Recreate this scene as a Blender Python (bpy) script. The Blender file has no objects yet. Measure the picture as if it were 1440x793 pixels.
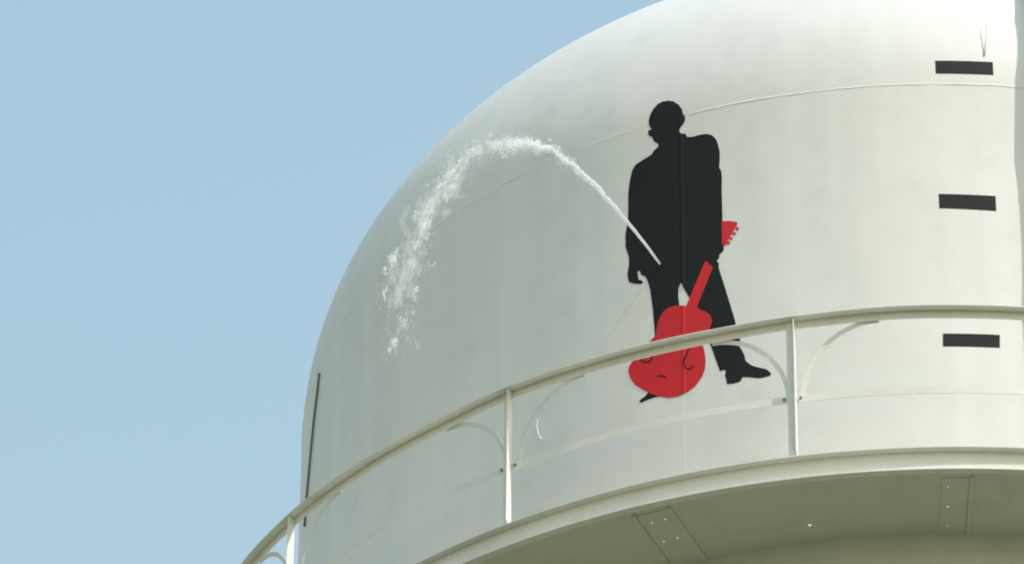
import bpy, bmesh, math, random
from math import radians as rad, sin, cos, pi
random.seed(7)
C = bpy.data.collections.new('scene'); bpy.context.scene.collection.children.link(C)
GZ = 24.0                      # height of the balcony above the ground
R, RB, ZS, HD = 4.3815, 5.1236, 3.4324, 3.036
MAN = [(-20.528,3.5984),(-20.7,3.597),(-20.754,3.5977),(-20.929,3.6038),(-20.981,3.604),(-21.137,3.5992),(-21.198,3.5978),(-21.433,3.5938),(-21.497,3.5911),(-21.666,3.578),(-21.715,3.5743),(-21.854,3.5634),(-21.912,3.5563),(-22.142,3.5221),(-22.195,3.5115),(-22.303,3.479),(-22.315,3.4682),(-22.284,3.4326),(-22.25,3.4223),(-22.063,3.3926),(-22.071,3.3878),(-22.308,3.387),(-22.351,3.3833),(-22.385,3.3607),(-22.37,3.3544),(-22.245,3.3373),(-22.195,3.333),(-22.007,3.3227),(-21.972,3.3187),(-21.942,3.3042),(-21.918,3.299),(-21.793,3.2806),(-21.744,3.2755),(-21.557,3.2611),(-21.508,3.2569),(-21.384,3.2441),(-21.379,3.2397),(-21.475,3.2242),(-21.535,3.2196),(-21.818,3.2061),(-21.883,3.2008),(-22.011,3.1807),(-22.126,3.1749),(-22.728,3.1588),(-22.913,3.1537),(-23.488,3.1373),(-23.622,3.1305),(-23.896,3.1035),(-23.967,3.0899),(-24.147,3.0304),(-24.197,3.0086),(-24.33,2.9302),(-24.352,2.9006),(-24.358,2.7918),(-24.362,2.7662),(-24.381,2.7124),(-24.4,2.6958),(-24.499,2.6442),(-24.532,2.628),(-24.647,2.577),(-24.661,2.5614),(-24.631,2.5133),(-24.632,2.5051),(-24.664,2.5007),(-24.659,2.4949),(-24.597,2.4622),(-24.555,2.4487),(-24.35,2.3961),(-24.319,2.3794),(-24.322,2.3258),(-24.34,2.3093),(-24.455,2.2587),(-24.455,2.2423),(-24.347,2.1886),(-24.27,2.1771),(-23.891,2.1578),(-23.75,2.1522),(-23.231,2.1363),(-23.128,2.1351),(-22.986,2.1435),(-22.981,2.1472),(-23.089,2.162),(-23.141,2.1656),(-23.36,2.1738),(-23.409,2.1837),(-23.5,2.2382),(-23.487,2.2467),(-23.314,2.2463),(-23.267,2.2413),(-23.143,2.2101),(-23.084,2.2033),(-22.835,2.1917),(-22.771,2.1861),(-22.617,2.1622),(-22.561,2.1492),(-22.364,2.091),(-22.316,2.072),(-22.213,2.0096),(-22.181,1.9889),(-22.078,1.9201),(-22.053,1.8986),(-21.998,1.8311),(-21.98,1.8098),(-21.925,1.7425),(-21.909,1.7234),(-21.868,1.6698),(-21.864,1.6385),(-21.877,1.4946),(-21.925,1.4524),(-22.212,1.3287),(-22.311,1.2998),(-22.655,1.2404),(-22.775,1.2287),(-23.193,1.2142),(-23.277,1.2101),(-23.386,1.1985),(-23.381,1.1951),(-23.243,1.1852),(-23.155,1.1845),(-22.738,1.19),(-22.587,1.1915),(-22.05,1.1956),(-21.869,1.1953),(-21.26,1.1891),(-21.021,1.1902),(-20.114,1.2038),(-19.916,1.2315),(-19.566,1.393),(-19.507,1.4514),(-19.48,1.6605),(-19.488,1.7146),(-19.562,1.8481),(-19.587,1.8789),(-19.67,1.9403),(-19.68,1.9577),(-19.658,2.0063),(-19.628,2.0196),(-19.457,2.0557),(-19.393,2.0539),(-19.157,2.0062),(-19.069,1.9897),(-18.745,1.9323),(-18.58,1.8975),(-17.856,1.7347),(-17.638,1.6863),(-16.981,1.5421),(-16.851,1.5128),(-16.681,1.4703),(-16.624,1.4548),(-16.428,1.399),(-16.366,1.3818),(-16.17,1.3287),(-16.122,1.3153),(-16.011,1.2833),(-15.942,1.2788),(-15.622,1.2821),(-15.56,1.2806),(-15.49,1.2676),(-15.489,1.2623),(-15.55,1.2414),(-15.545,1.2333),(-15.449,1.2031),(-15.43,1.1943),(-15.405,1.1693),(-15.324,1.1646),(-14.833,1.1599),(-14.688,1.1601),(-14.255,1.1657),(-14.167,1.1704),(-14.048,1.1943),(-13.956,1.1967),(-13.499,1.188),(-13.315,1.1838),(-12.605,1.1663),(-12.399,1.1642),(-11.802,1.1683),(-11.68,1.1707),(-11.508,1.1811),(-11.528,1.1879),(-11.833,1.2208),(-11.952,1.2285),(-12.404,1.2442),(-12.564,1.2503),(-13.13,1.2734),(-13.282,1.2825),(-13.676,1.3174),(-13.747,1.328),(-13.798,1.36),(-13.836,1.3714),(-14.03,1.411),(-14.087,1.4214),(-14.255,1.4477),(-14.258,1.4531),(-14.112,1.4611),(-14.102,1.4675),(-14.182,1.5002),(-14.233,1.5194),(-14.476,1.6086),(-14.536,1.6314),(-14.671,1.6862),(-14.742,1.7113),(-15.057,1.8156),(-15.161,1.8497),(-15.507,1.9618),(-15.612,1.9955),(-15.933,2.0971),(-15.976,2.1168),(-15.928,2.1399),(-15.948,2.1457),(-16.123,2.1597),(-16.117,2.1655),(-15.906,2.1881),(-15.877,2.1943),(-15.904,2.2108),(-15.875,2.2149),(-15.667,2.2243),(-15.615,2.228),(-15.495,2.2418),(-15.48,2.2503),(-15.502,2.2906),(-15.518,2.3046),(-15.598,2.353),(-15.604,2.3732),(-15.56,2.4529),(-15.555,2.4825),(-15.565,2.5904),(-15.569,2.6245),(-15.579,2.7329),(-15.577,2.7607),(-15.55,2.828),(-15.552,2.8452),(-15.589,2.8867),(-15.618,2.8975),(-15.762,2.9248),(-15.776,2.9369),(-15.723,2.9863),(-15.713,3.0017),(-15.705,3.0493),(-15.721,3.0645),(-15.832,3.1132),(-15.872,3.127),(-16.016,3.1654),(-16.085,3.1763),(-16.38,3.207),(-16.485,3.2141),(-16.86,3.2287),(-16.99,3.2316),(-17.443,3.2356),(-17.599,3.2359),(-18.131,3.2337),(-18.276,3.2347),(-18.656,3.2432),(-18.733,3.2486),(-18.837,3.2743),(-18.885,3.2782),(-19.084,3.2773),(-19.149,3.2794),(-19.363,3.294),(-19.399,3.2998),(-19.411,3.3221),(-19.396,3.3275),(-19.287,3.3387),(-19.238,3.343),(-19.036,3.3591),(-18.986,3.3649),(-18.876,3.3859),(-18.861,3.393),(-18.873,3.4167),(-18.899,3.4241),(-19.05,3.4469),(-19.083,3.4552),(-19.144,3.4846),(-19.176,3.4923),(-19.315,3.5113),(-19.355,3.5172),(-19.465,3.5356),(-19.515,3.5409),(-19.719,3.556),(-19.774,3.5606),(-19.917,3.5744),(-19.972,3.5776),(-20.176,3.5842),(-20.244,3.5869),(-20.466,3.597)]
GUITAR = [(-17.161,2.187),(-16.468,2.1225),(-17.959,1.8349),(-17.722,1.8041),(-17.625,1.7969),(-17.212,1.7781),(-17.101,1.7707),(-16.81,1.7427),(-16.749,1.7325),(-16.652,1.6965),(-16.654,1.6849),(-16.763,1.6476),(-16.827,1.637),(-17.127,1.6075),(-17.222,1.5996),(-17.52,1.5793),(-17.568,1.5709),(-17.573,1.5383),(-17.552,1.5265),(-17.41,1.4845),(-17.373,1.4693),(-17.278,1.4153),(-17.27,1.3966),(-17.309,1.3323),(-17.351,1.3146),(-17.58,1.2671),(-17.687,1.2529),(-18.136,1.2099),(-18.301,1.199),(-18.898,1.1723),(-19.087,1.1665),(-19.685,1.1558),(-19.875,1.1548),(-20.475,1.1588),(-20.654,1.1621),(-21.181,1.1792),(-21.372,1.187),(-22.056,1.2197),(-22.26,1.2309),(-22.872,1.2689),(-23.067,1.2824),(-23.684,1.3302),(-23.836,1.3453),(-24.177,1.393),(-24.255,1.4074),(-24.41,1.4506),(-24.424,1.4627),(-24.359,1.4964),(-24.304,1.5059),(-24.02,1.5328),(-23.9,1.5417),(-23.429,1.5719),(-23.281,1.581),(-22.813,1.6089),(-22.69,1.6179),(-22.378,1.6471),(-22.299,1.6539),(-22.113,1.6679),(-22.052,1.671),(-21.851,1.6767),(-21.807,1.6856),(-21.725,1.7364),(-21.692,1.7512),(-21.565,1.7944),(-21.503,1.8071),(-21.239,1.8445),(-21.136,1.8537),(-20.752,1.8753),(-20.619,1.8793),(-20.162,1.8835),(-20.018,1.883),(-19.565,1.8756),(-19.446,1.8727),(-19.146,1.8623),(-18.961,1.8574)]
HEAD = [(-15.629,2.4793),(-14.893,2.4691),(-14.22,2.4482),(-14.264,2.4207),(-14.719,2.3618),(-15.115,2.3127),(-15.355,2.2713),(-15.624,2.2869)]
PEGS = [[(-14.281,2.4113),(-14.048,2.3954),(-14.181,2.3761),(-14.414,2.392)],[(-14.577,2.376),(-14.343,2.36),(-14.477,2.3408),(-14.711,2.3568)],[(-14.874,2.3408),(-14.639,2.3248),(-14.773,2.3056),(-15.007,2.3216)],[(-15.111,2.31),(-14.877,2.2939),(-15.01,2.2747),(-15.245,2.2908)]]
F1 = [(-18.415,1.5314),(-18.751,1.5115),(-19.014,1.4792),(-19.229,1.4402),(-19.316,1.4),(-19.14,1.3612),(-18.776,1.3421),(-18.447,1.3448),(-18.317,1.3648),(-18.478,1.3741),(-18.549,1.3571),(-18.77,1.354),(-19.028,1.3686),(-19.159,1.398),(-19.079,1.4332),(-18.89,1.4715),(-18.673,1.5048),(-18.374,1.5269)]
F2 = [(-22.256,1.549),(-22.208,1.5184),(-22.355,1.5022),(-22.661,1.4974),(-22.967,1.5072),(-23.132,1.5222),(-23.103,1.5335),(-23.245,1.5383),(-23.259,1.5197),(-23.018,1.4971),(-22.634,1.4832),(-22.249,1.4893),(-22.068,1.5135),(-22.176,1.5486)]
BR = [(-21.821,1.3539),(-21.446,1.3494),(-21.125,1.3353),(-20.796,1.3277),(-20.785,1.3325),(-21.092,1.3497),(-21.449,1.3614),(-21.837,1.3609)]
BARS = [[(3.414,3.6366),(8.445,3.6366),(8.434,3.5218),(3.421,3.5218)],[(3.229,2.5197),(8.1,2.5122),(8.098,2.3899),(3.238,2.4032)],[(3.095,1.3946),(7.888,1.3921),(7.835,1.2904),(3.05,1.2932)]]
CONDUIT = [(-69.032,3.304),(-70.5,3.2211),(-71.736,3.0165),(-72.793,2.7671),(-73.854,2.5435),(-74.795,2.267)]
HOOK = [(-33.496,1.3407),(-33.49,1.2724),(-33.256,1.2081),(-32.948,1.153),(-32.643,1.1264)]
SCR = [(7.936,4.1398),(7.641,3.8974),(7.729,3.6859),(8.259,4.0169),(8.023,3.8261),(7.729,3.6859)]
JETC = [(-0.023,2.254),(0.258,2.262),(0.537,2.247),(0.812,2.232),(1.085,2.189),(1.28,2.14),(1.515,2.069),(1.674,2.009),(1.832,1.934),(2.019,1.826),(2.194,1.715),(2.447,1.521),(2.716,1.3),(2.94,1.045),(3.073,0.849),(3.204,0.645),(3.408,0.355),(3.542,0.068),(3.676,-0.18),(3.761,-0.419),(3.789,-0.645),(3.815,-0.903)]
CL = [(1.988,1.847,0.034,60),(1.832,1.939,0.039,70),(1.674,2.021,0.044,80),(1.515,2.08,0.044,80),(1.408,2.12,0.034,50),(2.234,1.675,0.044,130),(2.091,1.792,0.034,80),(2.395,1.479,0.025,45),(2.477,1.505,0.039,70),(2.558,1.488,0.034,50),(2.716,1.305,0.039,90),(2.844,1.189,0.039,60),(2.94,1.056,0.039,45),(3.073,0.849,0.034,90),(3.225,0.68,0.03,85),(3.164,0.624,0.025,60),(3.318,0.54,0.039,35),(3.399,0.372,0.034,60),(3.53,0.251,0.03,70),(3.451,0.203,0.025,60),(3.55,0.02,0.034,45),(3.562,0.081,0.044,30),(3.797,-0.215,0.025,40),(3.859,-0.309,0.025,110),(3.833,-0.27,0.03,40),(3.928,-0.448,0.015,35),(3.931,-0.59,0.02,50),(3.528,-0.317,0.025,45),(3.545,-0.38,0.034,30),(3.615,-0.53,0.044,35),(3.667,-0.642,0.044,40),(3.807,-0.892,0.025,80),(3.851,-0.942,0.02,35),(3.354,0.169,0.049,25),(3.282,0.058,0.049,22),(3.671,-0.307,0.059,50),(3.629,-0.149,0.059,50),(3.487,-0.132,0.044,30),(3.754,-0.571,0.049,25),(3.607,-0.731,0.059,20),(3.038,1.004,0.069,50),(2.895,1.214,0.069,40),(3.228,0.764,0.069,40),(3.367,0.56,0.059,30),(2.648,1.414,0.059,30)]


# ---------------------------------------------------------------- materials
def mat(name):
    m = bpy.data.materials.new(name); m.use_nodes = True
    return m, m.node_tree.nodes, m.node_tree.links, m.node_tree.nodes['Principled BSDF']

def paint(name, col, rough=.42, vary=.06, bump=.0, streak=.0, scale=1.0, stain=None, stain_amt=0.):
    m, N, L, b = mat(name)
    tc = N.new('ShaderNodeTexCoord')
    n1 = N.new('ShaderNodeTexNoise'); n1.inputs['Scale'].default_value = .55*scale; n1.inputs['Detail'].default_value = 6
    n1.inputs['Roughness'].default_value = .6
    L.new(tc.outputs['Object'], n1.inputs['Vector'])
    mp = N.new('ShaderNodeMapping'); mp.inputs['Scale'].default_value = (3.2*scale, 3.2*scale, .16*scale)
    L.new(tc.outputs['Object'], mp.inputs['Vector'])
    n2 = N.new('ShaderNodeTexNoise'); n2.inputs['Scale'].default_value = 1.6; n2.inputs['Detail'].default_value = 5
    L.new(mp.outputs[0], n2.inputs['Vector'])
    r1 = N.new('ShaderNodeMapRange'); r1.inputs['From Min'].default_value = .3; r1.inputs['From Max'].default_value = .7
    r1.inputs['To Min'].default_value = 1-vary; r1.inputs['To Max'].default_value = 1+vary*.3
    L.new(n1.outputs['Fac'], r1.inputs['Value'])
    r2 = N.new('ShaderNodeMapRange'); r2.inputs['From Min'].default_value = .35; r2.inputs['From Max'].default_value = .7
    r2.inputs['To Min'].default_value = 1-streak; r2.inputs['To Max'].default_value = 1.0
    L.new(n2.outputs['Fac'], r2.inputs['Value'])
    mu = N.new('ShaderNodeMath'); mu.operation = 'MULTIPLY'
    L.new(r1.outputs[0], mu.inputs[0]); L.new(r2.outputs[0], mu.inputs[1])
    mx = N.new('ShaderNodeMix'); mx.data_type = 'RGBA'; mx.blend_type = 'MULTIPLY'; mx.inputs[0].default_value = 1
    mx.inputs[6].default_value = (*col, 1)
    cc = N.new('ShaderNodeCombineColor')
    for i in range(3): L.new(mu.outputs[0], cc.inputs[i])
    L.new(cc.outputs[0], mx.inputs[7])
    last = mx.outputs[2]
    if stain:
        n3 = N.new('ShaderNodeTexNoise'); n3.inputs['Scale'].default_value = 2.4; n3.inputs['Detail'].default_value = 9
        n3.inputs['Roughness'].default_value = .7; L.new(tc.outputs['Object'], n3.inputs['Vector'])
        r3 = N.new('ShaderNodeMapRange'); r3.inputs['From Min'].default_value = .52; r3.inputs['From Max'].default_value = .75
        r3.inputs['To Max'].default_value = stain_amt
        L.new(n3.outputs['Fac'], r3.inputs['Value'])
        m3 = N.new('ShaderNodeMix'); m3.data_type = 'RGBA'; m3.inputs[7].default_value = (*stain, 1)
        L.new(r3.outputs[0], m3.inputs[0]); L.new(last, m3.inputs[6]); last = m3.outputs[2]
    L.new(last, b.inputs['Base Color'])
    r4 = N.new('ShaderNodeMapRange'); r4.inputs['To Min'].default_value = rough-.06; r4.inputs['To Max'].default_value = rough+.1
    L.new(n1.outputs['Fac'], r4.inputs['Value']); L.new(r4.outputs[0], b.inputs['Roughness'])
    if bump:
        n5 = N.new('ShaderNodeTexNoise'); n5.inputs['Scale'].default_value = .9; n5.inputs['Detail'].default_value = 3
        L.new(tc.outputs['Object'], n5.inputs['Vector'])
        bp = N.new('ShaderNodeBump'); bp.inputs['Strength'].default_value = 1; bp.inputs['Distance'].default_value = bump
        L.new(n5.outputs['Fac'], bp.inputs['Height']); L.new(bp.outputs[0], b.inputs['Normal'])
    return m

M_SHELL = paint('tank_paint', (.735, .742, .735), .46, .05, .018, .05, stain=(.42,.43,.36), stain_amt=.22)
M_STEEL = paint('balcony_paint', (.80, .80, .77), .5, .07, .0, .05, 2, stain=(.45,.43,.34), stain_amt=.3)
M_DECK  = paint('deck_paint', (.65, .66, .58), .6, .08, .004, .0, 1.5, stain=(.36,.35,.25), stain_amt=.3)
M_WELD  = paint('weld_paint', (.77, .775, .75), .4, .1, .0, .0, 3)
M_BLACK = paint('black_paint', (.007, .011, .013), .7, .25, .018, .1); M_BLACK.node_tree.nodes['Principled BSDF'].inputs['Specular IOR Level'].default_value = .25
M_RED   = paint('red_paint', (.66, .024, .036), .7, .14, .018, .06); M_RED.node_tree.nodes['Principled BSDF'].inputs['Specular IOR Level'].default_value = .25
M_DARK  = paint('conduit_grey', (.15, .18, .18), .5, .1)
M_BAR   = paint('charcoal_paint', (.017, .017, .017), .7, .2, .018, .1); M_BAR.node_tree.nodes['Principled BSDF'].inputs['Specular IOR Level'].default_value = .25

def water_mat(name, clear):
    m, N, L, b = mat(name)
    tc = N.new('ShaderNodeTexCoord'); n = N.new('ShaderNodeTexNoise'); n.inputs['Scale'].default_value = 30
    L.new(tc.outputs['Object'], n.inputs['Vector'])
    r = N.new('ShaderNodeValToRGB'); r.color_ramp.elements[0].color = (.92,.95,.97,1); r.color_ramp.elements[1].color = (.96,.98,1,1)
    L.new(n.outputs['Fac'], r.inputs[0]); L.new(r.outputs[0], b.inputs['Base Color'])
    b.inputs['Roughness'].default_value = .25; b.inputs['IOR'].default_value = 1.33
    b.inputs['Transmission Weight'].default_value = .05
    tr = N.new('ShaderNodeBsdfTranslucent'); tr.inputs[0].default_value = (.93,.96,.98,1)
    ms = N.new('ShaderNodeMixShader'); ms.inputs[0].default_value = .5
    L.new(b.outputs[0], ms.inputs[1]); L.new(tr.outputs[0], ms.inputs[2])
    cl = N.new('ShaderNodeBsdfTransparent'); m2 = N.new('ShaderNodeMixShader'); m2.inputs[0].default_value = clear
    L.new(ms.outputs[0], m2.inputs[1]); L.new(cl.outputs[0], m2.inputs[2])
    L.new(m2.outputs[0], N['Material Output'].inputs[0])
    return m
M_WATER = water_mat('aerated_water', .36)
M_FOAM = water_mat('spray_water', .45)
M_VEIL = water_mat('water_veil', .925)
M_PUFF = water_mat('broken_water', .78)

def ground_mat():
    m, N, L, b = mat('grass_ground')
    tc = N.new('ShaderNodeTexCoord'); n = N.new('ShaderNodeTexNoise'); n.inputs['Scale'].default_value = .08; n.inputs['Detail'].default_value = 8
    L.new(tc.outputs['Object'], n.inputs['Vector'])
    r = N.new('ShaderNodeValToRGB')
    r.color_ramp.elements[0].position = .35; r.color_ramp.elements[0].color = (.095,.103,.052,1)
    r.color_ramp.elements[1].position = .68; r.color_ramp.elements[1].color = (.182,.182,.135,1)
    L.new(n.outputs['Fac'], r.inputs[0]); L.new(r.outputs[0], b.inputs['Base Color']); b.inputs['Roughness'].default_value = .95
    b.inputs['Specular IOR Level'].default_value = .1
    return m
M_GROUND = ground_mat()

# ---------------------------------------------------------------- helpers
def obj(name, bm, m, parent=None, smooth=False, z=0., recalc=True):
    if recalc: bmesh.ops.recalc_face_normals(bm, faces=bm.faces)
    me = bpy.data.meshes.new(name); bm.to_mesh(me); bm.free()
    if smooth:
        for p in me.polygons: p.use_smooth = True
    me.materials.append(m)
    o = bpy.data.objects.new(name, me); C.objects.link(o); o.location.z = z
    if parent: o.parent = parent
    return o

def pol(az, r, z):
    a = rad(az); return (r*sin(a), -r*cos(a), z)

def lathe(bm, prof, seg=288, a0=0., a1=360., closed=False):
    full = abs(a1-a0-360) < 1e-6
    n = seg if full else seg+1
    rings = []
    for i in range(n):
        az = a0+(a1-a0)*i/seg
        rings.append([bm.verts.new(pol(az, max(r, 1e-4), z)) for r, z in prof])
    m = len(prof)
    for i in range(seg):
        A, B = rings[i], rings[(i+1) % n]
        for j in range(m if closed else m-1):
            k = (j+1) % m
            bm.faces.new((A[j], B[j], B[k], A[k]))
    if not full and closed:
        bm.faces.new(rings[0]); bm.faces.new(rings[-1][::-1])

def surf(az, v, off):
    """point of the painted shell: azimuth in degrees, height (arc parameter above the top seam)"""
    if v <= ZS: return pol(az, R+off, v)
    t = (v-ZS)/HD
    n = (cos(t)/R, sin(t)/HD); l = math.hypot(*n)
    return pol(az, R*cos(t)+off*n[0]/l, ZS+HD*sin(t)+off*n[1]/l)

SEAM_AZ = -19.25
def bead(az, v):
    h = 0.
    if v < ZS: h = max(h, .004*math.exp(-((az-SEAM_AZ)*rad(1)*R/.009)**2))
    return h

def decal(name, polys, m, parent, off, step=.06):
    bm = bmesh.new()
    for poly in polys:
        vs = [bm.verts.new((a*rad(1)*R, v, 0)) for a, v in poly]
        es = [bm.edges.new((vs[i], vs[(i+1) % len(vs)])) for i in range(len(vs))]
        bmesh.ops.triangle_fill(bm, use_beauty=True, use_dissolve=False, edges=es)
    xs = [v.co.x for v in bm.verts]; ys = [v.co.y for v in bm.verts]
    def cut(co, no): 
        bmesh.ops.bisect_plane(bm, geom=bm.verts[:]+bm.edges[:]+bm.faces[:], plane_co=co, plane_no=no, dist=1e-6)
    x = math.floor(min(xs)/step)*step+.0131
    while x < max(xs): cut((x,0,0),(1,0,0)); x += step
    y = math.floor(min(ys)/step)*step+.0137
    while y < max(ys): cut((0,y,0),(0,1,0)); y += step
    for k in (-.022,-.014,-.007,0,.007,.014,.022):
        if min(ys) < ZS+k < max(ys): cut((0,ZS+k,0),(0,1,0))
        sx = SEAM_AZ*rad(1)*R+k
        if min(xs) < sx < max(xs): cut((sx,0,0),(1,0,0))
    for v in bm.verts:
        az = v.co.x/(rad(1)*R); vv = v.co.y
        v.co = surf(az, vv, off+bead(az, vv))
    bmesh.ops.recalc_face_normals(bm, faces=bm.faces)
    for f in bm.faces:
        c = f.calc_center_median()
        if f.normal.dot((c.x, c.y, 0)) < 0: f.normal_flip()
    return obj(name, bm, m, parent, smooth=True, recalc=False)

def tube(bm, pts, r, seg=8, rf=None, cap=True):
    from mathutils import Vector
    pts = [Vector(p) for p in pts]; rings = []
    for i, p in enumerate(pts):
        t = (pts[min(i+1, len(pts)-1)]-pts[max(i-1, 0)]).normalized()
        a = t.cross(Vector((0, 0, 1)));
        if a.length < 1e-3: a = t.cross(Vector((1, 0, 0)))
        a.normalize(); b = t.cross(a)
        rr = rf(i) if rf else r
        rings.append([bm.verts.new(p+(a*cos(2*pi*k/seg)+b*sin(2*pi*k/seg))*rr) for k in range(seg)])
    for i in range(len(pts)-1):
        for k in range(seg):
            bm.faces.new((rings[i][k], rings[i][(k+1) % seg], rings[i+1][(k+1) % seg], rings[i+1][k]))
    if cap:
        bm.faces.new(rings[0]); bm.faces.new(rings[-1][::-1])

def arcbox(bm, a0, a1, r0, r1, z0, z1, seg=4):
    lathe(bm, [(r0, z0), (r1, z0), (r1, z1), (r0, z1)], seg, a0, a1, closed=True)

def hexa(bm, p):
    v = [bm.verts.new(q) for q in p]
    for f in ((0,1,2,3),(7,6,5,4),(0,4,5,1),(1,5,6,2),(2,6,7,3),(3,7,4,0)): bm.faces.new([v[i] for i in f])

# ---------------------------------------------------------------- ground
bm = bmesh.new(); bmesh.ops.create_grid(bm, x_segments=40, y_segments=40, size=3000)
g = obj('ground', bm, M_GROUND); g['kind'] = 'structure'

# ---------------------------------------------------------------- the water tower
root = bpy.data.objects.new('water_tower', None); C.objects.link(root)
root['label'] = 'off-white domed water tower with railed balcony, painted with a black man and red guitar'
root['category'] = 'water tower'

# shell: cylinder courses and the bowl under them
bm = bmesh.new()
prof = [(R, ZS-.002)]
z = ZS
while z > -.9: z -= .12; prof.append((R, max(z, -.9)))
for i in range(1, 25):
    t = pi/2*i/24; prof.append((R*cos(t) if i < 24 else .45, -.9-1.7*sin(t)))
lathe(bm, prof)
shell = obj('tank_shell', bm, M_SHELL, root, True, GZ)
# dome
bm = bmesh.new(); prof = []
for i in range(0, 61):
    t = pi/2*i/60; prof.append((R*cos(t), ZS+HD*sin(t)))
lathe(bm, prof)
dome = obj('dome_roof', bm, M_SHELL, root, True, GZ)
bm = bmesh.new(); lathe(bm, [(.0, ZS+HD-.01), (.18, ZS+HD-.02), (.18, ZS+HD+.3), (.42, ZS+HD+.32), (.0, ZS+HD+.5)], 32)
obj('roof_vent', bm, M_STEEL, dome, True)
# weld beads
def ring_bead(v, w, h, parent, seg=360, a0=0, a1=360):
    bm = bmesh.new(); rnd = random.Random(3)
    n = seg; rings = []
    for i in range(n):
        az = a0+(a1-a0)*i/seg
        k = 1+.22*rnd.uniform(-1, 1); dz = .003*rnd.uniform(-1, 1)
        q = (az+180) % 360-180; k *= .1 if -23 < q < -18.3 else (.52 if -36 < q < -18 else 1)
        rings.append([bm.verts.new(surf(az, v+dz+w*x, h*k*y-.002)) for x, y in ((-1,0),(-.6,.75),(0,1),(.6,.75),(1,0))])
    for i in range(n):
        A, B = rings[i], rings[(i+1) % n]
        for j in range(4): bm.faces.new((A[j], B[j], B[j+1], A[j+1]))
    return obj('weld_seam', bm, M_WELD, parent, True)
ring_bead(ZS, .010, .0045, shell)
def vert_bead(az, v0, v1, w, h, parent, n=60):
    bm = bmesh.new(); rows = []; rnd = random.Random(int(az*10)+5)
    for i in range(n+1):
        v = v0+(v1-v0)*i/n; k = 1+.2*rnd.uniform(-1, 1); da = rnd.uniform(-1, 1)*.002
        rows.append([bm.verts.new(surf(az+(w*x+da)/(R*rad(1)), v, h*k*y-.002)) for x, y in ((-1,0),(-.6,.75),(0,1),(.6,.75),(1,0))])
    for i in range(n):
        for j in range(4): bm.faces.new((rows[i][j], rows[i][j+1], rows[i+1][j+1], rows[i+1][j]))
    return obj('weld_seam', bm, M_WELD, parent, True)
for k in range(8):
    vert_bead(SEAM_AZ+45*k, -.14, ZS, .010, .0022, shell)
for k in range(12):
    vert_bead(-12.6+30*k, ZS, ZS+HD*1.25, .009, .0012, dome)

# left-hand conduit against the shell
bm = bmesh.new(); tube(bm, [surf(a, v, .010) for a, v in [(-70.1, 3.33)]+CONDUIT[1:]], .008, 8)
obj('conduit', bm, M_DARK, root, True, GZ)
# curl of loose paint
bm = bmesh.new(); tube(bm, [surf(a, v, .012+.01*i) for i, (a, v) in enumerate(HOOK)], .006, 6, rf=lambda i: (.002, .003, .005, .008, .006)[i])
o = obj('paint_curl', bm, M_WELD, root, True, GZ); o['label'] = 'small curl of loose white paint on the shell'
for s in (SCR[:3], SCR[3:]):
    bm = bmesh.new(); tube(bm, [surf(a, v, .001) for a, v in s], .005, 6)
    o = obj('scratch', bm, M_DECK, dome, True)

# painted silhouette
man = decal('painted_man', [MAN], M_BLACK, root, .0015); man.location.z = GZ
man['label'] = 'black painted silhouette of a man in a long coat, head turned to the left, holding a guitar down'
gt = decal('painted_guitar', [GUITAR, HEAD]+PEGS, M_RED, man, .0022)
gt['label'] = 'bright red painted guitar with f-holes'
decal('sound_hole', [F1], M_BLACK, gt, .0029); decal('sound_hole', [F2], M_BLACK, gt, .0029); decal('bridge', [BR], M_BLACK, gt, .0029)
for b, w in zip(BARS, ('top', 'middle', 'bottom')):
    o = decal('painted_bar', [b], M_BAR, root, .0015); o.location.z = GZ
    o['label'] = 'black painted rectangle, %s of the vertical row of three' % w

# ---- balcony: deck with drain holes, outward-facing channel, splice plates
DT, DB = -.151, -.155          # deck plate top and underside
HOLES = [(-19.475,4.898,.0075),(-18.387,4.903,.0085),(-18.449,4.681,.008),(-19.594,4.677,.0072),(2.666,4.91,.0065),(2.693,4.69,.0085),(2.776,4.476,.008),(-8.131,4.571,.0115)]
def holed(name, outline, holes, ztop, zbot, m, parent):
    """flat plate with round holes through it"""
    bm = bmesh.new()
    def loop(pts):
        vs = [bm.verts.new((x, y, ztop)) for x, y in pts]
        return [bm.edges.new((vs[i], vs[(i+1) % len(vs)])) for i in range(len(vs))]
    E = []
    for o_ in outline: E += loop(o_)
    for a, r, h in holes:
        x, y, _ = pol(a, r, 0); E += loop([(x+h*cos(2*pi*k/10), y+h*sin(2*pi*k/10)) for k in range(10)])
    bmesh.ops.triangle_fill(bm, use_beauty=True, use_dissolve=False, edges=E)
    fs = bm.faces[:]
    ret = bmesh.ops.extrude_face_region(bm, geom=fs)
    for v in ret['geom']:
        if isinstance(v, bmesh.types.BMVert): v.co.z = zbot
    return obj(name, bm, m, parent)
ring = lambda r, n=288: [pol(360*k/n, r, 0)[:2] for k in range(n)]
deck = holed('balcony_deck', [ring(RB-.052), ring(R-.02)], HOLES, DT, DB, M_DECK, root); deck.location.z = GZ
bm = bmesh.new()
T = .007
lathe(bm, [(RB-.056, 0), (RB, 0), (RB, -T), (RB-.056+T, -T-.001), (RB-.056+T, -.170+T), (RB-.002, -.170+T), (RB-.002, -.170), (RB-.056, -.170)], 288, closed=True)
obj('edge_channel', bm, M_STEEL, deck)
SPL = [-19.0-22.5*k for k in range(3, 0, -1)]+[-19.0, 3.15]+[3.15+22.5*k for k in range(1, 12)]
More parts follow.
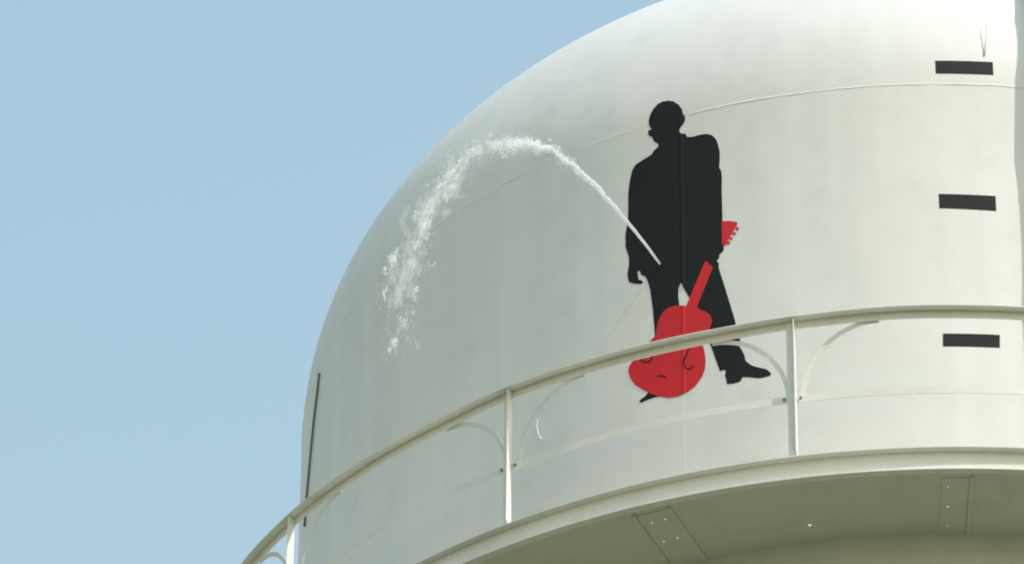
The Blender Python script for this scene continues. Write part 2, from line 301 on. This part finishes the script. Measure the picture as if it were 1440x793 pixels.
for a in SPL:
    hw = .105; ca = rad(a); ex = (cos(ca), sin(ca)); er = (sin(ca), -cos(ca))
    P2 = lambda s, r: (ex[0]*s+er[0]*r, ex[1]*s+er[1]*r)
    sx = .018
    w = hw if abs(a+19) < .1 or abs(a-3.15) > 1 else .085
    n = 8
    pts = [P2(-w, R+.03), P2(w, R+.03), P2(w, RB-.12), P2(-w, RB-.12)]
    hs = [h for h in HOLES if abs(h[0]-a) < 2]
    holed('splice_plate', [pts], hs, DB-.001, DB-.005, M_DECK, deck)
    sides = (-1, 1) if w == hw else (1,)
    for s in sides:
        bm = bmesh.new()
        q = [(s*(w+.002), R+.03), (s*(w+.026), R+.03), (s*(w+.026), RB-.10), (s*(w+.002), RB-.10)]
        hexa(bm, [(*P2(*p), DB-.001) for p in q]+[(*P2(*p), DB-.015) for p in q])
        obj('stiffener', bm, M_DECK, deck)

# ---- railing
RH = 1.07
BEND = [(-180, 0), (-80, 0), (-62, .036), (-53.9, .018), (-44.5, -.010), (-37, -.022), (-30.1, -.006), (-21.8, -.007), (-14, -.007), (-8, .004), (0, .018), (14.5, .010), (30, 0), (181, 0)]
def sag(az):          # the rail is not quite true: small rises and sags
    az = (az+180) % 360-180
    for (a, u), (b, w) in zip(BEND, BEND[1:]):
        if a <= az <= b:
            t = (az-a)/(b-a); t = t*t*(3-2*t); return u+(w-u)*t
    return 0.
bm = bmesh.new()
lathe(bm, [(RB-.066, RH), (RB, RH), (RB, RH-.006), (RB-.060, RH-.006), (RB-.060, RH-.062), (RB-.066, RH-.062)], 288, closed=True)
for v in bm.verts: v.co.z += sag(math.degrees(math.atan2(v.co.x, -v.co.y)))
rail = obj('top_rail', bm, M_STEEL, root, False, GZ)
bm = bmesh.new(); arcbox(bm, 0, 360, RB-.074, RB-.0685, .450, .502, 288)
obj('mid_rail', bm, M_STEEL, rail)
def post(az):
    bm = bmesh.new()
    def P(s, r, z):      # s along the tangent, r radius
        a = rad(az); return (r*sin(a)+s*cos(a), -r*cos(a)+s*sin(a), z)
    t = .006; r0 = RB-.0585
    zt = RH-.007+sag(az)
    # tangential leg, reaching left of the corner
    hexa(bm, [P(-.052, r0, .001), P(t, r0, .001), P(t, r0+t, .001), P(-.052, r0+t, .001),
              P(-.052, r0, zt), P(t, r0, zt), P(t, r0+t, zt), P(-.052, r0+t, zt)])
    # radial leg reaching outwards, snipped at the foot
    r1, r2 = r0+t+.0005, RB-.003
    prof = [(r1, .001), (r1+.012, .001), (r2, .040), (r2-.004, zt), (r1, zt)]
    A = [bm.verts.new(P(0, r, z)) for r, z in prof]; B = [bm.verts.new(P(t, r, z)) for r, z in prof]
    bm.faces.new(A); bm.faces.new(B[::-1])
    for i in range(5): bm.faces.new((A[i], A[(i+1) % 5], B[(i+1) % 5], B[i]))
    p = obj('post', bm, M_STEEL, rail)
    for s in (-.075, .03):
        bm = bmesh.new(); c = P(s, RB-.066, .478)
        d = (sin(rad(az)), -cos(rad(az)))
        tube(bm, [c, (c[0]+d[0]*.010, c[1]+d[1]*.010, c[2])], .009, 6)
        obj('bolt', bm, M_DARK, p)
    for sg in (-1, 1):
        bm = bmesh.new(); n = 18; rows = []
        path = [(sg*(.045+.50*(1-cos(u*pi/2))), .47+(.545+sag(az+sg*6))*sin(u*pi/2)) for u in [i/n for i in range(n+1)]]
        for i, (s, z) in enumerate(path):
            s1, z1 = path[min(i+1, n)]; s0, z0 = path[max(i-1, 0)]
            dx, dz = s1-s0, z1-z0; l = math.hypot(dx, dz); nx, nz = -dz/l*.016, dx/l*.016
            R_ = []
            for rr in (RB-.080, RB-.0755):
                for k in (-1, 1):
                    aa = rad(az)+(s+nx*k)/RB
                    R_.append(bm.verts.new((rr*sin(aa), -rr*cos(aa), z+nz*k)))
            rows.append(R_)
        for i in range(n):
            a, b = rows[i], rows[i+1]
            for q in ((0,1),(1,3),(3,2),(2,0)): bm.faces.new((a[q[0]], a[q[1]], b[q[1]], b[q[0]]))
        bm.faces.new([rows[0][k] for k in (0,1,3,2)]); bm.faces.new([rows[-1][k] for k in (0,1,3,2)])
        obj('knee_brace', bm, M_STEEL if az > -20 else M_SHELL, rail)
for az in [-53.8, -30.15, -8.0, 14.5]+[14.5+22.5*k for k in range(1, 13)]: post(az)

# ---- pipe standing beside the row of marks
bm = bmesh.new()
tube(bm, [pol(13.65, R+.15, z) for z in (-.15, 1, 2, 3.2)]+[surf(13.65, ZS+.35, .15), surf(13.65, ZS+.8, .15), surf(13.65, ZS+1.4, .11), surf(13.65, ZS+1.9, .06)], .09, 24)
pp = obj('overflow_pipe', bm, M_STEEL, root, True, GZ)
for z in (.6, 2.0, 3.2):
    bm = bmesh.new(); arcbox(bm, 13.2, 14.1, R+.001, R+.1, z-.03, z+.03, 2); obj('pipe_bracket', bm, M_STEEL, pp)

# ---- riser, legs and footings (below the picture)
bm = bmesh.new(); lathe(bm, [(.45, -2.55), (.45, -GZ+.6), (.7, -GZ+.4), (.7, -GZ+.01)], 48)
obj('riser', bm, M_SHELL, root, True, GZ)
for k in range(4):
    a = 45+90*k
    bm = bmesh.new(); tube(bm, [pol(a, R*.985, -.75), pol(a, R+1.5, -GZ+.3)], .28, 24)
    lg = obj('leg', bm, M_SHELL, root, True, GZ)
    bm = bmesh.new(); tube(bm, [pol(a, R+1.5, -GZ-.1), pol(a, R+1.5, -GZ+.35)], .6, 8); obj('footing', bm, M_DECK, lg)
lv = [-1.1, -8.5, -16.3, -GZ+.6]
rad_at = lambda z: R*.985+1.5*(-.75-z)/(GZ-1.05)
def bar(name, p, q, r, m):
    bm = bmesh.new(); tube(bm, [p, q], r, 10); obj(name, bm, m, root, True, GZ)
for z in lv[1:3]:
    for k in range(4): bar('strut', pol(45+90*k, rad_at(z), z), pol(135+90*k, rad_at(z), z), .10, M_SHELL)
for i in range(3):
    for k in range(4):
        bar('tie_rod', pol(45+90*k, rad_at(lv[i]), lv[i]), pol(135+90*k, rad_at(lv[i+1]), lv[i+1]), .025, M_STEEL)
        bar('tie_rod', pol(135+90*k, rad_at(lv[i]), lv[i]), pol(45+90*k, rad_at(lv[i+1]), lv[i+1]), .025, M_STEEL)

# ---------------------------------------------------------------- the leak: a jet leaving the shell square on and falling
HA, HZ = -21.366, 2.25
def J(h, z, s=0.):           # h out from the shell, s sideways
    a = rad(HA); return ((R+h)*sin(a)+s*cos(a), -(R+h)*cos(a)+s*sin(a), z)
jet = bpy.data.objects.new('water_jet', None); C.objects.link(jet); jet.location = (R*sin(rad(HA)), -R*cos(rad(HA)), GZ+HZ)
jet['label'] = 'white arc of water spurting from a hole in the painted man and breaking into spray'
jet['category'] = 'water jet'
def cr(pts, n):
    out = []
    for i in range(len(pts)-1):
        p0 = pts[max(i-1,0)]; p1 = pts[i]; p2 = pts[i+1]; p3 = pts[min(i+2, len(pts)-1)]
        for k in range(n):
            t = k/n
            out.append(tuple(.5*((2*b)+(-a+c)*t+(2*a-5*b+4*c-d)*t*t+(-a+3*b-3*c+d)*t**3) for a, b, c, d in zip(p0, p1, p2, p3)))
    out.append(pts[-1]); return out
def offj(bm):
    o = jet.location
    for v in bm.verts: v.co.x -= o.x; v.co.y -= o.y; v.co.z -= HZ
from mathutils import noise, Vector
path = cr(JETC, 10)
NS = 92
def strand(dz0, ds0, r0, r1, i0, i1, seed, seg=10):
    bm = bmesh.new(); pts = []; rs = []
    for i in range(i0, i1):
        h, z = path[i]; f = i/NS
        w = f**1.3
        n1 = noise.noise(Vector((i*.22, seed, 0))); n2 = noise.noise(Vector((i*.22, seed, 9)))
        pts.append(J(h, z+dz0*w+.03*w*n1, ds0*w+.03*w*n2))
        tp = min(1, (i-i0+1)/4, (i1-i)/8) if i0 else min(1, (i1-i)/8)
        rs.append((r0+(r1-r0)*f**.9)*(1+.55*w*noise.noise(Vector((i*.55, seed, 4))))*max(tp, .1))
    tube(bm, pts, 1, seg, rf=lambda k: rs[k])
    for v in bm.verts:
        n = noise.noise_vector(Vector(v.co)*22+Vector((seed,0,0)))
        d = (Vector(v.co)-Vector(J(0, HZ))).length
        v.co += n*.010*min(1, d/1.6)
    return bm
bm = strand(0, 0, .0068, .027, 0, 84, 1.3); offj(bm)
obj('stream', bm, M_WATER, jet, True)
# spray: countless drops in clumps
bm = bmesh.new(); rnd = random.Random(11)
OCT = [(1,0,0),(-1,0,0),(0,1,0),(0,-1,0),(0,0,1),(0,0,-1)]
OF = [(0,2,4),(2,1,4),(1,3,4),(3,0,4),(2,0,5),(1,2,5),(3,1,5),(0,3,5)]
def drop(c, r, el=1.0, d=(0,0,1)):
    d = Vector(d).normalized(); vs = []
    for q in OCT:
        v = Vector(q)*r*rnd.uniform(.75, 1.2); v += d*(v.dot(d))*(el-1)
        vs.append(bm.verts.new(Vector(c)+v))
    for f in OF: bm.faces.new([vs[i] for i in f])
for h, z, sp, n in CL:
    # direction of flight near this clump
    i = min(range(1, len(path)), key=lambda k: (path[k][0]-h)**2+(path[k][1]-z)**2)
    dh, dz = path[i][0]-path[i-1][0], path[i][1]-path[i-1][1]; l = math.hypot(dh, dz); dh /= l; dz /= l
    a = rad(HA); D = (dh*sin(a), -dh*cos(a), dz)
    for _ in range(int(n*(4.0 if h < 2.3 else 2.6))):
        if _ % 24 == 0: cu, cv, cs_, k = rnd.gauss(0, sp*1.1), rnd.gauss(0, sp*.5), rnd.gauss(0, sp*.5), rnd.uniform(.2, .6)
        u = cu+rnd.gauss(0, sp*k*1.3); v = cv+rnd.gauss(0, sp*k*.6); s = cs_+rnd.gauss(0, sp*k*.6)
        drop(J(h+dh*u-dz*v, z+dz*u+dh*v, s), rnd.uniform(.0013, .0028)*(1 if h < 2.3 else .72), rnd.uniform(2, 6), D)
def along(n, i0, i1, w0, w1, lump, fall=0., pw=1., sz=1.):
    for _ in range(n):
        f = rnd.random()**pw; q = i0+f*(i1-i0); i = min(int(q), len(path)-2); t = q-i
        h = path[i][0]*(1-t)+path[i+1][0]*t; z = path[i][1]*(1-t)+path[i+1][1]*t
        if noise.noise(Vector((q*.16, lump, 1.)))+.35 < rnd.random()*.75: continue
        w = w0+(w1-w0)*f
        a = rad(HA); dh_, dz_ = path[i+1][0]-path[i][0], path[i+1][1]-path[i][1]; l = math.hypot(dh_, dz_)
        D = (dh_/l*sin(a), -dh_/l*cos(a), dz_/l)
        drop(J(h+rnd.gauss(0, w), z+rnd.gauss(0, w)-abs(rnd.gauss(0, 1))*fall*f, rnd.gauss(0, w)), rnd.uniform(.0012, .0026)*sz, rnd.uniform(2, 6), D)
along(3200, 14, 60, .003, .016, 2.1)       # the fraying edge of the jet
along(5600, 52, 110, .013, .028, 4.4)      # the crest
along(4200, 84, len(path)-1, .028, .070, 7.7, .05, 1., .62)
along(1500, 96, len(path)-1, .05, .11, 3.1, .25, 1., .5)
offj(bm)
o = obj('spray', bm, M_FOAM, jet, False, recalc=False); o['kind'] = 'stuff'

# torn sheets of thin water: smooth, nearly clear lobes drawn out along the fall
def lobes(name, m, n, i0, i1, w0, w1, ra, rb, ea, eb, seed, fall=0.):
    bm = bmesh.new(); rnd = random.Random(seed); k = 0
    while k < n:
        q = i0+rnd.random()*(i1-i0); i = min(int(q), len(path)-2)
        if noise.noise(Vector((q*.13, seed, 5.)))+.45 < rnd.random()*.8: continue
        k += 1; f = (q-i0)/(i1-i0); w = w0+(w1-w0)*f
        dh, dz = path[i+1][0]-path[i][0], path[i+1][1]-path[i][1]; l = math.hypot(dh, dz); a = rad(HA)
        d = Vector((dh/l*sin(a), -dh/l*cos(a), dz/l)); d = (d+Vector((rnd.gauss(0,.18), rnd.gauss(0,.18), rnd.gauss(0,.18)))).normalized()
        G = lambda: max(-1.5, min(1.5, rnd.gauss(0, 1)))*w
        c = Vector(J(path[i][0]+G(), path[i][1]+G()-fall*f*abs(rnd.gauss(0, 1)), G()))
        r_ = rnd.uniform(ra, rb); el = rnd.uniform(ea, eb); ph = rnd.random()*99
        res = bmesh.ops.create_icosphere(bm, subdivisions=2, radius=1)
        for v in res['verts']:
            p = v.co*(1+.45*noise.noise(v.co*1.4+Vector((ph, 0, 0))))*r_
            p += d*(p.dot(d))*(el-1); v.co = c+p
    offj(bm)
    o = obj(name, bm, m, jet, True, recalc=False); o['kind'] = 'stuff'
lobes('water_sheet', M_PUFF, 90, 54, 98, .008, .022, .008, .020, 1.5, 3.5, 21)
lobes('water_sheet', M_PUFF, 52, 98, 168, .018, .034, .006, .014, 1.5, 4, 22)
lobes('water_veil', M_VEIL, 105, 92, 190, .022, .055, .010, .030, 2.5, 6, 23, .05)
lobes('water_veil', M_VEIL, 50, 136, 194, .03, .05, .008, .022, 3, 7, 24, .12)

# ---------------------------------------------------------------- light and sky
SUN_EL, SUN_AZ = 50, 59        # azimuth east of the camera's side
sc = bpy.context.scene
w = bpy.data.worlds.new('World'); sc.world = w; w.use_nodes = True
N, L = w.node_tree.nodes, w.node_tree.links
sky = N.new('ShaderNodeTexSky'); sky.sky_type = 'NISHITA'; sky.sun_disc = False
sky.sun_elevation = rad(SUN_EL); sky.sun_rotation = rad(180-SUN_AZ)
sky.air_density = 3.0; sky.dust_density = 2.0; sky.ozone_density = 3.0
L.new(sky.outputs[0], N['Background'].inputs[0]); N['Background'].inputs[1].default_value = .13
sl = bpy.data.lights.new('sun', 'SUN'); sl.energy = 2.2; sl.angle = rad(.53); sl.color = (1, .963, .895)
so = bpy.data.objects.new('sun', sl); C.objects.link(so)
sd = Vector((cos(rad(SUN_EL))*sin(rad(SUN_AZ)), -cos(rad(SUN_EL))*cos(rad(SUN_AZ)), sin(rad(SUN_EL))))
so.rotation_euler = sd.to_track_quat('Z', 'Y').to_euler(); so.location = (30, -30, 60)

# ---------------------------------------------------------------- camera
from mathutils import Matrix
D, HC, YAW, PIT, ROL = 36.8648, 22.0516, .0782372, .634510, .008981
cy, sy, cp, sp = cos(YAW), sin(YAW), cos(PIT), sin(PIT)
fw = Vector((-sy*cp, cy*cp, sp)); rt = Vector((cy, sy, 0)); up_ = rt.cross(fw)
r2 = rt*cos(ROL)+up_*sin(ROL); u2 = up_*cos(ROL)-rt*sin(ROL)
cam = bpy.data.cameras.new('camera'); co = bpy.data.objects.new('camera', cam); C.objects.link(co)
m = Matrix((r2, u2, -fw)).transposed().to_4x4(); m.translation = Vector((0, -D, GZ-HC))
co.matrix_world = m
cam.sensor_width = 36; cam.lens = 8737*36/1440; cam.clip_start = .5; cam.clip_end = 8000
cam.dof.use_dof = True; cam.dof.focus_distance = 200; cam.dof.aperture_fstop = 20
sc.camera = co; sc.cycles.transparent_max_bounces = 64
sc.view_settings.view_transform = 'Standard'; sc.view_settings.look = 'None'
sc.view_settings.exposure = .59; sc.view_settings.gamma = 1
